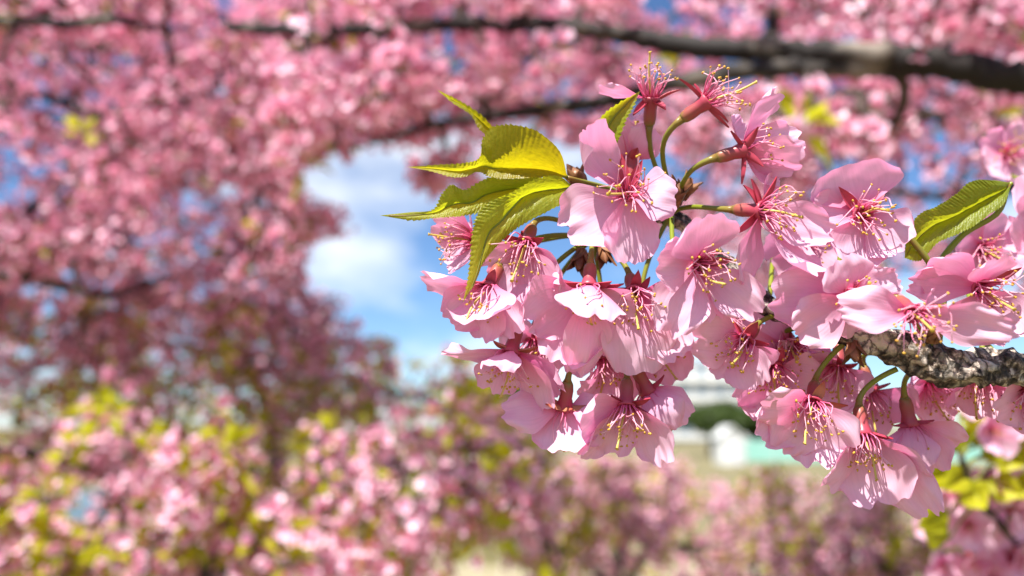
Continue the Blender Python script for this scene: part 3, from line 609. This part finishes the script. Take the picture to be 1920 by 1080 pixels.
def bud(px, py, d, to, ln, w, mat='bud_scale'):
    c = P(px, py, d); a = D(to); t = nrm(np.cross(a, [.3, .5, .8])); b = np.cross(a, t); ac = Acc()
    for k in range(6):
        az = k*2.4; o = math.cos(az)*t+math.sin(az)*b; v, f, u = sepal(c+o*w*.25, c+a*ln*(.6+.08*k)+o*w*(.65-.06*k), -o, np.random.default_rng(k), w*1.25); ac.add(v, f, u)
    v, f = ball(c+a*ln*.35, a, w*.42, ln*.5, 9); ac.add(v, f); ac.mesh('bud_scales', M[mat], BR)
for q in ((1262, 385, .214, (.1, .6, .4), .0085, .0048), (1275, 372, .216, (.35, .6, .2), .008, .0045), (1088, 352, .212, (-.3, .8, .2), .0075, .005), (1092, 470, .213, (-.2, -.6, .3), .008, .004), (1130, 455, .214, (.1, -.8, .3), .008, .004), (1745, 640, .197, (-.1, .8, .3), .006, .005), (1600, 640, .2, (-.1, -.8, .3), .007, .004)): bud(*q)
stw = smoothpath([np.append(P(2040, 715, .204), .0026), np.append(P(2010, 600, .215), .0022), np.append(P(1995, 450, .245), .0019), np.append(P(1975, 330, .285), .0014), np.append(P(1955, 270, .31), .0008)], 40)
v, f, u = tube(stw[:, :3], stw[:, 3], 9); u[:, 1] *= 3; mesh('side_twig', v, f, M['bark'], BR, u)
nA = (1112, 447, .218); nB = (1258, 400, .221); nC = (1505, 598, .206); nD = (1742, 650, .199); nE = (1640, 655, .2); nF = (1590, 640, .202); nG = (1700, 690, .2); nH = (1850, 700, .2)
FL = [
 # throat, facing, petals(tip px,py,width,towards viewer), stalk node, label, options
 ((1176, 362, .195), (-.05, .42, .9), [(1084, 250, 66, .5, dict(ruffle=2.4, curl=-.5, cup=.5)), (1266, 366, 96, .3, dict(curl=.35)), (1056, 436, 120, .35, {}), (1184, 496, 104, .3, {})], nB, 'open blossom facing the viewer with white sunlit petals beside the leaves', dict(sep=[(1166, 288, 1), (1205, 300, -.5)], pistil_to=(1140, 364, .186), spread=.85)),
 ((1312, 497, .192), (.3, -.2, .93), [(1300, 408, 132, .75, dict(cup=.35)), (1225, 497, 92, .5, {}), (1248, 626, 96, .35, {}), (1424, 590, 84, .3, dict(ruffle=1.8)), (1342, 600, 70, -.3, {})], nB, 'blossom with a drooping fan of petals and yellow anthers below the white one', dict(sep=[(1374, 487), (1350, 450, -1)])),
 ((1428, 395, .194), (.72, -.1, .65), [(1399, 540, 78, .4, {}), (1538, 512, 118, .45, dict(len=1.15)), (1560, 440, 80, -.2, {}), (1482, 325, 70, -.8, {})], nB, 'blossom with raised red sepals and a petal streaked by stamen shadows', dict(sep=[(1400, 345), (1460, 333, .8), (1374, 438), (1410, 335, -.6)], pistil_to=(1505, 407, .190), spread=.75)),
 ((1618, 402, .197), (-.15, -.05, .97), [(1585, 309, 132, .3, {}), (1690, 462, 100, .3, {}), (1592, 500, 112, .35, {}), (1525, 392, 84, -.3, {})], (1560, 615, .204), 'round pink blossom facing outward with dark red heart beside the green leaf', dict(sep=[(1664, 350, .6), (1570, 350, -1), (1620, 450, -1)])),
 ((1396, 281, .198), (.9, .25, .05), [(1462, 172, 56, .2, {}), (1503, 256, 84, .35, {}), (1497, 305, 86, .5, {}), (1412, 212, 66, -.7, {}), (1478, 338, 70, -.5, {})], nB, 'blossom turned sideways showing its red calyx and pale petals', dict(sep=[(1364, 250, .4), (1410, 248, .9), (1422, 316, .8), (1390, 345, .3)])),
 ((1326, 190, .196), (.74, .5, .3), [], nB, 'spent flower without petals, red sepals and a brush of stamens', dict(sep=[(1279, 143), (1366, 222, .5), (1364, 242, .2), (1310, 150, -.5)], pistil_to=(1419, 154, .193), spread=.75, st_len=1.0)),
 ((1221, 184, .210), (.02, .95, .3), [(1121, 163, 44, .1, {})], nB, 'spent upright flower with one petal left above a green leaf', dict(sep=[(1271, 164), (1186, 222, .6), (1241, 214, .8), (1200, 150, -.4)], spread=.6)),
 ((985, 458, .197), (-.25, -.65, .7), [(1048, 535, 56, .55, dict(cup=.4)), (956, 566, 92, -.35, {}), (1026, 572, 96, -.3, {}), (905, 505, 66, -.3, {}), (965, 500, 40, .9, dict(len=.6))][:4], nA, 'blossom with long stamens spilling out under the drooping leaf tip', dict(sep=[(932, 443), (1018, 449), (975, 430, -.4)], spread=.7)),
 ((916, 540, .196), (-.35, -.75, .5), [(788, 518, 78, .1, {}), (893, 600, 112, .8, {}), (972, 628, 78, .3, {}), (838, 604, 84, -.2, {}), (905, 640, 90, -.4, {})], nA, 'outermost blossom of the cluster with a white front petal', dict(sep=[(928, 505), (950, 560, .4), (870, 530, .2)])),
 ((884, 450, .212), (-.8, .1, .2), [(812, 420, 70, .2, {}), (850, 512, 84, .3, {}), (875, 410, 60, -.6, {}), (830, 470, 70, -.5, {})], nA, 'pale blossom half hidden behind the drooping leaf', {}),
 ((1104, 540, .194), (-.12, -.8, .58), [(1102, 590, 120, .85, dict(cup=.35)), (985, 606, 112, .3, {}), (1046, 684, 108, .1, {}), (1088, 706, 80, -.3, {}), (1185, 600, 80, -.3, {})], nA, 'hanging blossom with a broad white front petal under a short stalk', dict(sep=[(1060, 532), (1142, 533, .5), (1170, 540, .1)])),
 ((1188, 549, .198), (0, -.58, .8), [(1196, 704, 124, .2, dict(len=1.1)), (1275, 672, 104, .1, {}), (1112, 662, 84, -.2, {}), (1262, 570, 84, -.2, {})], nA, 'blossom with crimson throat and stamen shadows on its lower petal', dict(sep=[(1194, 510, .5), (1140, 545), (1225, 520, -.4)], spread=.6)),
 ((958, 660, .197), (-.25, -.9, .3), [(830, 662, 56, .3, dict(cup=.1)), (925, 682, 60, .95, {}), (1054, 738, 62, .4, {}), (1024, 774, 84, -.2, {}), (918, 740, 84, -.4, {})], nA, 'side-on blossom with stamens hanging like a fringe', dict(sep=[(925, 640), (1010, 655, .4)], tan=True, spread=.5)),
 ((1058, 766, .200), (-.1, -.93, -.2), [(941, 772, 82, .2, {}), (1046, 834, 104, .6, {}), (1118, 760, 84, .1, {}), (1000, 800, 70, -.6, {})], (1085, 660, .205), 'lower blossom seen from behind on a thick greenish stalk', dict(tan=True, spread=.45)),
 ((1174, 762, .196), (-.1, -.8, .5), [(1086, 800, 100, .7, {}), (1250, 866, 100, .35, {}), (1092, 862, 76, -.1, {}), (1144, 858, 92, -.4, {}), (1215, 820, 80, -.5, {})], (1180, 650, .204), 'lowest blossom of the cluster with open red sepals on top', dict(sep=[(1143, 741), (1216, 744, .5), (1243, 790, .5)])),
 ((1214, 733, .204), (.4, -.75, -.1), [(1294, 782, 86, .2, dict(ruffle=1.8)), (1254, 802, 84, .4, {}), (1200, 800, 80, -.3, {})], (1185, 650, .208), 'ruffled blossom tucked behind the lowest one', dict(sep=[(1247, 708), (1190, 705)])),
 ((1596, 556, .193), (.1, .1, .95), [(1440, 556, 112, .3, dict(len=1.1)), (1488, 630, 88, .55, {}), (1563, 486, 98, .3, {}), (1680, 522, 66, .2, {}), (1620, 630, 70, -.5, {})], nF, 'wide pink blossom resting on the dark branch', dict(st=18, st_len=.8)),
 ((1712, 588, .180), (0, -.42, .9), [(1567, 574, 76, .3, dict(len=1.15, cup=.35)), (1898, 622, 70, .3, dict(len=1.3, cup=.3)), (1690, 560, 60, -.8, {}), (1790, 560, 60, -.7, {})], nD, 'pale blossom spreading over the branch with bright yellow anthers', dict(sep=[(1772, 570, .2), (1660, 600, -.4)], tan=True, spread=.72)),
 ((1840, 540, .192), (.12, -.35, .92), [(1730, 500, 92, .4, {}), (1700, 530, 70, -.2, {}), (1838, 486, 84, .7, dict(len=.8)), (1902, 634, 108, .35, {}), (1800, 640, 90, -.3, {})], nD, 'blossom with a deep crimson heart above the pale lichen-spotted bark', dict(sep=[(1912, 500, .6), (1880, 580, -.6)])),
 ((1524, 756, .198), (-.35, -.6, .7), [(1418, 765, 92, .65, dict(cup=.3)), (1582, 838, 92, .55, {}), (1426, 824, 96, -.1, {}), (1532, 876, 108, -.2, {}), (1470, 850, 96, -.4, {})], nF, 'hanging blossom under the branch with a folded front petal', dict(sep=[(1540, 715, .4), (1590, 760, .4)], tan=True)),
 ((1618, 815, .199), (-.05, -.9, .4), [(1555, 920, 108, .2, {}), (1660, 948, 112, .2, {}), (1732, 896, 76, .5, {}), (1750, 970, 90, -.2, {}), (1600, 900, 90, -.5, {})], (1682, 692, .201), 'lowest hanging bell of petals under the branch', dict(sep=[(1570, 815, .3), (1668, 820, .4)], spread=.45)),
 ((1706, 796, .211), (.15, -.92, .05), [(1690, 872, 84, .5, {}), (1802, 836, 78, .2, {}), (1752, 884, 80, .2, {}), (1640, 850, 70, -.3, {})], (1706, 700, .202), 'hanging blossom with dark wine calyx beside the yellow leaves', dict(sep=[(1745, 790), (1670, 800)])),
 ((1396, 640, .200), (-.55, -.45, .6), [(1294, 634, 92, .2, {}), (1412, 722, 84, .5, {}), (1352, 715, 90, -.1, {}), (1440, 690, 80, -.2, {})], (1470, 590, .209), 'shaded blossom at the thin end of the bark', {}),
 ((1452, 690, .211), (-.1, -.6, .5), [(1375, 748, 92, .2, {}), (1425, 790, 92, .1, {}), (1530, 705, 84, .2, {}), (1500, 650, 70, -.2, {})], (1530, 610, .207), 'shaded blossom hidden among the hanging stalks', {}),
 ((1570, 690, .214), (-.2, -.7, .3), [(1500, 668, 84, .2, {}), (1610, 745, 84, .3, {}), (1545, 770, 92, .2, {}), (1480, 730, 80, -.2, {})], (1590, 640, .204), 'deep pink blossom in the shade below the branch', {}),
 ((1835, 705, .214), (-.3, -.8, .2), [(1715, 700, 110, .3, {}), (1765, 762, 96, .2, {}), (1835, 782, 96, .3, {}), (1905, 762, 90, .2, {})], (1880, 695, .203), 'broad mauve petals showing beneath the thick bark', {}),
 ((1930, 735, .206), (-.3, -.7, .5), [(1860, 775, 92, .2, {}), (1930, 810, 90, .3, {}), (1990, 780, 90, .2, {})], (1950, 695, .202), 'blossom with long red sepals under the thick end of the branch', dict(sep=[(1875, 745, .5), (1890, 720)])),
 ((1352, 585, .214), (.1, -.7, .4), [(1335, 660, 90, .2, {}), (1415, 625, 84, .2, {}), (1290, 610, 80, .2, {})], (1360, 500, .217), 'shaded blossom behind the two yellow-hearted ones', {}),
 ((1182, 300, .216), (.05, .8, -.2), [(1150, 232, 70, .3, {}), (1224, 246, 74, .2, {}), (1190, 215, 70, -.4, {})], nB, 'pale blossom standing behind the white sunlit one', dict(sep=[(1188, 280, .8)], st=16)),
 ((1980, 425, .172), (-.25, 0, .95), [(1880, 395, 120, .3, {}), (1888, 480, 110, .3, {}), (1915, 325, 100, .3, {}), (2060, 380, 110, .3, {}), (2000, 530, 110, .3, {})], (2010, 600, .215), 'blossom close in front of the large green leaf', {}),
 ((1846, 468, .232), (-.1, -.2, .9), [(1790, 450, 84, .3, {}), (1850, 400, 84, .3, {}), (1900, 470, 84, .2, {}), (1860, 535, 90, .3, {}), (1800, 520, 80, .2, {})], nH, 'soft mauve blossom behind the stalk of the large leaf', {}),
 ((1890, 290, .30), (-.2, .1, .9), [(1842, 255, 62, .2, {}), (1842, 318, 66, .3, {}), (1925, 240, 66, .2, {}), (1930, 330, 66, .2, {})], (1985, 390, .262), 'blurred pale blossom above the large green leaf', {}),
 ((1000, 640, .216), (-.2, -.7, .3), [(950, 610, 84, .2, {}), (1040, 700, 90, .2, {}), (990, 730, 84, .2, {}), (1070, 640, 84, .2, {})], nA, 'shaded blossom filling the heart of the hanging cluster', {}),
 ((1135, 672, .214), (0, -.8, .2), [(1090, 745, 90, .2, {}), (1150, 770, 96, .3, {}), (1215, 725, 90, .2, {}), (1060, 690, 84, -.2, {})], nA, 'mauve shaded blossom between the upper and lower hanging ones', {}),
 ((1225, 640, .212), (.2, -.7, .2), [(1195, 730, 96, .2, {}), (1270, 715, 92, .2, {}), (1300, 650, 84, .1, {}), (1240, 560, 84, -.2, {})], nB, 'shaded blossom behind the one with shadowed stamens', {}),
 ((1630, 735, .218), (.1, -.8, .2), [(1570, 790, 92, .2, {}), (1640, 835, 96, .2, {}), (1700, 780, 90, .2, {})], nG, 'shaded blossom behind two green stalks under the bark', {}),
 ((1480, 648, .214), (-.2, -.3, .7), [(1420, 600, 84, .2, {}), (1450, 735, 92, .2, {}), (1550, 640, 84, .2, {}), (1385, 680, 84, .2, {})], (1500, 598, .207), 'deep rose blossom pressed against the thin bark', {}),
 ((1745, 720, .224), (.1, -.6, .5), [(1680, 745, 90, .2, {}), (1750, 800, 92, .2, {}), (1815, 735, 90, .2, {})], nG, 'soft rose blossom behind the thick knobs of bark', {}),
 ((1500, 455, .224), (.1, -.2, .8), [(1440, 430, 90, .2, {}), (1480, 540, 92, .2, {}), (1570, 500, 90, .2, {}), (1540, 400, 90, .2, {})], (1440, 576, .211), 'pale blossom behind the streaked petal', {}),
]
for i, (c, a, pe, nd, lab, op) in enumerate(FL): blossom(BR, c, a, pe, nd, lab, 100+i, **op)
# ---- leaves of the branch
leaf(BR, [(1064, 332, .205), (1050, 285, .199), (1010, 248, .196), (965, 235, .196), (926, 238, .199), (905, 262, .202), (899, 296, .200), (868, 306, .199), (822, 309, .199), (764, 313, .199)],
     [(1064, 332, .205), (1030, 322, .206), (985, 318, .207), (950, 318, .207), (925, 317, .206), (908, 313, .205), (885, 316, .203), (855, 321, .201), (815, 317, .200), (764, 313, .199)],
     [(1064, 333, .205), (1030, 332, .201), (985, 334, .200), (945, 335, .201), (918, 331, .202), (897, 322, .202), (876, 330, .200), (848, 332, .199), (812, 322, .199), (764, 313, .199)], 'leaf', 'bronze green folded leaf arching over, tip drawn out thin')
leaf(BR, [(1050, 345, .209), (1005, 331, .207), (945, 327, .205), (905, 338, .203), (872, 356, .201), (846, 347, .202), (828, 366, .200), (812, 393, .200), (768, 398, .2), (712, 404, .2)],
     [(1050, 346, .209), (1005, 350, .210), (950, 356, .209), (910, 366, .206), (885, 380, .203), (860, 382, .204), (840, 388, .203), (815, 399, .201), (770, 404, .2), (712, 404, .2)],
     [(1050, 347, .209), (1000, 376, .206), (950, 388, .204), (905, 398, .202), (870, 404, .201), (850, 406, .201), (832, 407, .2), (812, 409, .2), (772, 413, .2), (712, 404, .2)], 'leaf_fresh', 'crumpled yellow green leaf between the folded and the drooping one')
leaf(BR, [(1072, 348, .202), (1046, 330, .198), (1005, 336, .195), (965, 358, .193), (918, 379, .192), (895, 404, .191), (886, 437, .191), (882, 483, .191), (877, 525, .191), (868, 567, .191)],
     [(1072, 352, .202), (1048, 355, .201), (1015, 358, .199), (985, 366, .198), (962, 388, .196), (940, 414, .194), (917, 437, .193), (903, 480, .192), (890, 525, .191), (868, 567, .191)],
     [(1072, 358, .202), (1060, 378, .198), (1025, 397, .196), (985, 418, .195), (955, 438, .194), (933, 460, .194), (915, 480, .193), (899, 505, .192), (884, 540, .191), (868, 567, .191)], 'leaf_fresh', 'bright leaf drooping in front of the blossoms, tip hanging down')
leaf(BR, [(930, 246, .206), (905, 218, .205), (872, 195, .205), (846, 181, .205), (819, 168, .205)], [(926, 250, .208), (900, 226, .207), (872, 202, .206), (846, 186, .206), (819, 168, .205)],
     [(912, 254, .206), (897, 240, .205), (882, 215, .205), (850, 194, .205), (819, 168, .205)], 'leaf', 'narrow leaf tip pointing up behind the folded leaf', n=40, k=4)
leaf(BR, [(1152, 292, .209), (1126, 272, .207), (1112, 250, .206), (1130, 217, .206), (1160, 194, .206), (1200, 171, .206)], [(1152, 292, .209), (1138, 274, .209), (1134, 252, .209), (1150, 222, .208), (1172, 198, .207), (1200, 171, .206)],
     [(1152, 292, .209), (1154, 276, .207), (1161, 258, .206), (1173, 226, .206), (1187, 200, .206), (1200, 171, .206)], 'leaf_green', 'dark green upright leaf below the spent flower', n=54)
leaf(BR, [(1897, 343, .206), (1862, 338, .203), (1822, 340, .201), (1790, 366, .2), (1758, 386, .199), (1720, 405, .199), (1700, 448, .2), (1696, 484, .201)], [(1897, 343, .206), (1880, 358, .206), (1852, 373, .206), (1822, 388, .206), (1788, 406, .205), (1748, 424, .204), (1714, 454, .203), (1696, 484, .201)],
     [(1897, 343, .206), (1884, 380, .203), (1855, 402, .202), (1825, 424, .201), (1790, 441, .201), (1757, 456, .201), (1726, 488, .201), (1696, 484, .201)], 'leaf_green', 'large smooth green leaf arching above the branch', vein=.0004)
def stalk(pts, r, name='leaf_stalk', mat='pedicel'):
    v, f, u = tube(smoothpath([P(*p) for p in pts], 20), np.linspace(r[0], r[1], 20), 8); return mesh(name, v, f, M[mat], BR, u)
stalk([(1240, 405, .222), (1160, 360, .216), (1064, 333, .205)], (.0008, .0006)); stalk([(1200, 410, .223), (1120, 362, .216), (1050, 346, .209)], (.0008, .0006)); stalk([(1150, 430, .221), (1100, 385, .212), (1072, 352, .202)], (.0008, .0006))
stalk([(1245, 400, .222), (1190, 340, .216), (1152, 292, .209)], (.0008, .0006)); stalk([(1742, 655, .2), (1752, 520, .203), (1800, 445, .206), (1870, 400, .206), (1890, 345, .206)], (.0010, .0007)); stalk([(1062, 345, .207), (990, 290, .208), (926, 250, .208)], (.0005, .0004))
bs_ = stalk([(1760, 640, .2), (1768, 540, .201), (1735, 482, .2), (1690, 428, .2)], (.0009, .0008), 'bud_stalk'); v, f = ball(P(1687, 425, .2), D((-.6, .7, .2)), .0017, .0024, 10); mesh('bud', v, f, M['sepal'], bs_, np.tile([[.5, .5]], (len(v), 1)))
# ---- blurred sprig lower down on the right
sp0 = P(1840, 1000, .45)
SP = empty('leafy_sprig', sp0, label='out of focus sprig of pink blossoms with bright yellow green leaves', category='branch')
sw = smoothpath([np.append(TR+[-.03, 0, .55], .02), np.append(np.array([.75, .72, 2.12]), .007), np.append(P(2020, 1150, .52), .0035), np.append(P(1900, 1010, .48), .0028), np.append(P(1830, 930, .46), .0022), np.append(P(1800, 850, .45), .0016)], 50)
v, f, u = tube(sw[:, :3], sw[:, 3], 8); mesh('wood', v, f, M['twig'], SP, u)
srng = np.random.default_rng(77)
SPF = [((1862, 808, .43), (-.1, .1, .95), 'blossom with pale round petals and a rosy centre above the yellow leaves'), ((1790, 925, .47), (-.3, .2, .8), None), ((1872, 900, .46), (.2, .2, .9), None), ((1905, 960, .46), (.3, 0, .9), None), ((1850, 985, .48), (0, -.1, .95), None), ((1905, 1050, .48), (.1, .1, .95), None),
       ((1760, 985, .5), (-.4, -.3, .7), None), ((1820, 1050, .5), (-.2, -.4, .8), None), ((1925, 840, .46), (.5, .2, .7), None), ((1900, 760, .45), (.2, .5, .6), None), ((1830, 760, .46), (-.2, .4, .7), None), ((1950, 920, .47), (.3, .1, .8), None), ((1770, 1060, .52), (-.3, -.2, .8), None), ((1845, 905, .47), (-.3, -.2, .9), None), ((1815, 985, .47), (-.4, .1, .9), None), ((1880, 1020, .49), (.2, -.3, .9), None), ((1940, 1000, .48), (.3, .2, .9), None), ((1860, 1085, .5), (0, .2, .9), None), ((1800, 1100, .51), (-.3, .2, .9), None), ((1740, 930, .52), (-.5, .1, .8), None)]
for i, (c, a, lab) in enumerate(SPF):
    ax_ = D(a); pet = []; m = c[2]*PXM; t1 = nrm(np.cross(ax_, [.2, .5, .84])); t2 = np.cross(ax_, t1); a0 = srng.uniform(0, 6)
    for k in range(5):
        tip = P(*c)+(math.cos(a0+k*1.2566)*t1+math.sin(a0+k*1.2566)*t2)*PL*.92+ax_*PL*.35; x, y, d = pix(tip); pet.append((x, y, .0142/m, 1 if d < c[2] else -1))
    j = int(np.argmin(np.linalg.norm(sw[:, :3]-(P(*c)-ax_*.02), axis=1))); blossom(SP, c, a, pet, sw[j, :3], lab, 300+i, st=14, res=(8, 9))
for i, (x, y, dx, dy) in enumerate(((1790, 880, -70, 20), (1800, 850, -30, -60), (1840, 860, 60, -40), (1850, 900, 70, 30), (1800, 770, 70, 30), (1780, 960, -60, 30), (1885, 870, 60, -60), (1760, 790, -40, 30), (1820, 880, -50, 40), (1830, 840, 10, -60), (1870, 845, 50, 30), (1810, 905, 40, 50), (1900, 900, 50, 20), (1780, 1010, -50, -20))):
    d = .455; tip = (x+dx, y+dy, d-.01); n_ = np.array([-dy, dx])/math.hypot(dx, dy)*36
    md = lambda q, s: (x+dx*q+n_[0]*s, y+dy*q+n_[1]*s, d-.01*q-.006*abs(s)+.004)
    leaf(SP, [md(0, 0), md(.3, .8), md(.6, .7), tip], [md(0, 0), md(.3, 0), md(.6, 0), tip], [md(0, 0), md(.3, -.8), md(.6, -.7), tip], 'leaf_far', n=20, k=3)
    j = int(np.argmin(np.linalg.norm(sw[:, :3]-P(x, y, d), axis=1)))
    v, f, u = tube(smoothpath([sw[j, :3], (sw[j, :3]+P(*md(0, 0)))/2+[0, 0, .002], P(*md(0, 0))], 6), .0007, 6); mesh('leaf_stalk', v, f, M['pedicel'], SP, u)
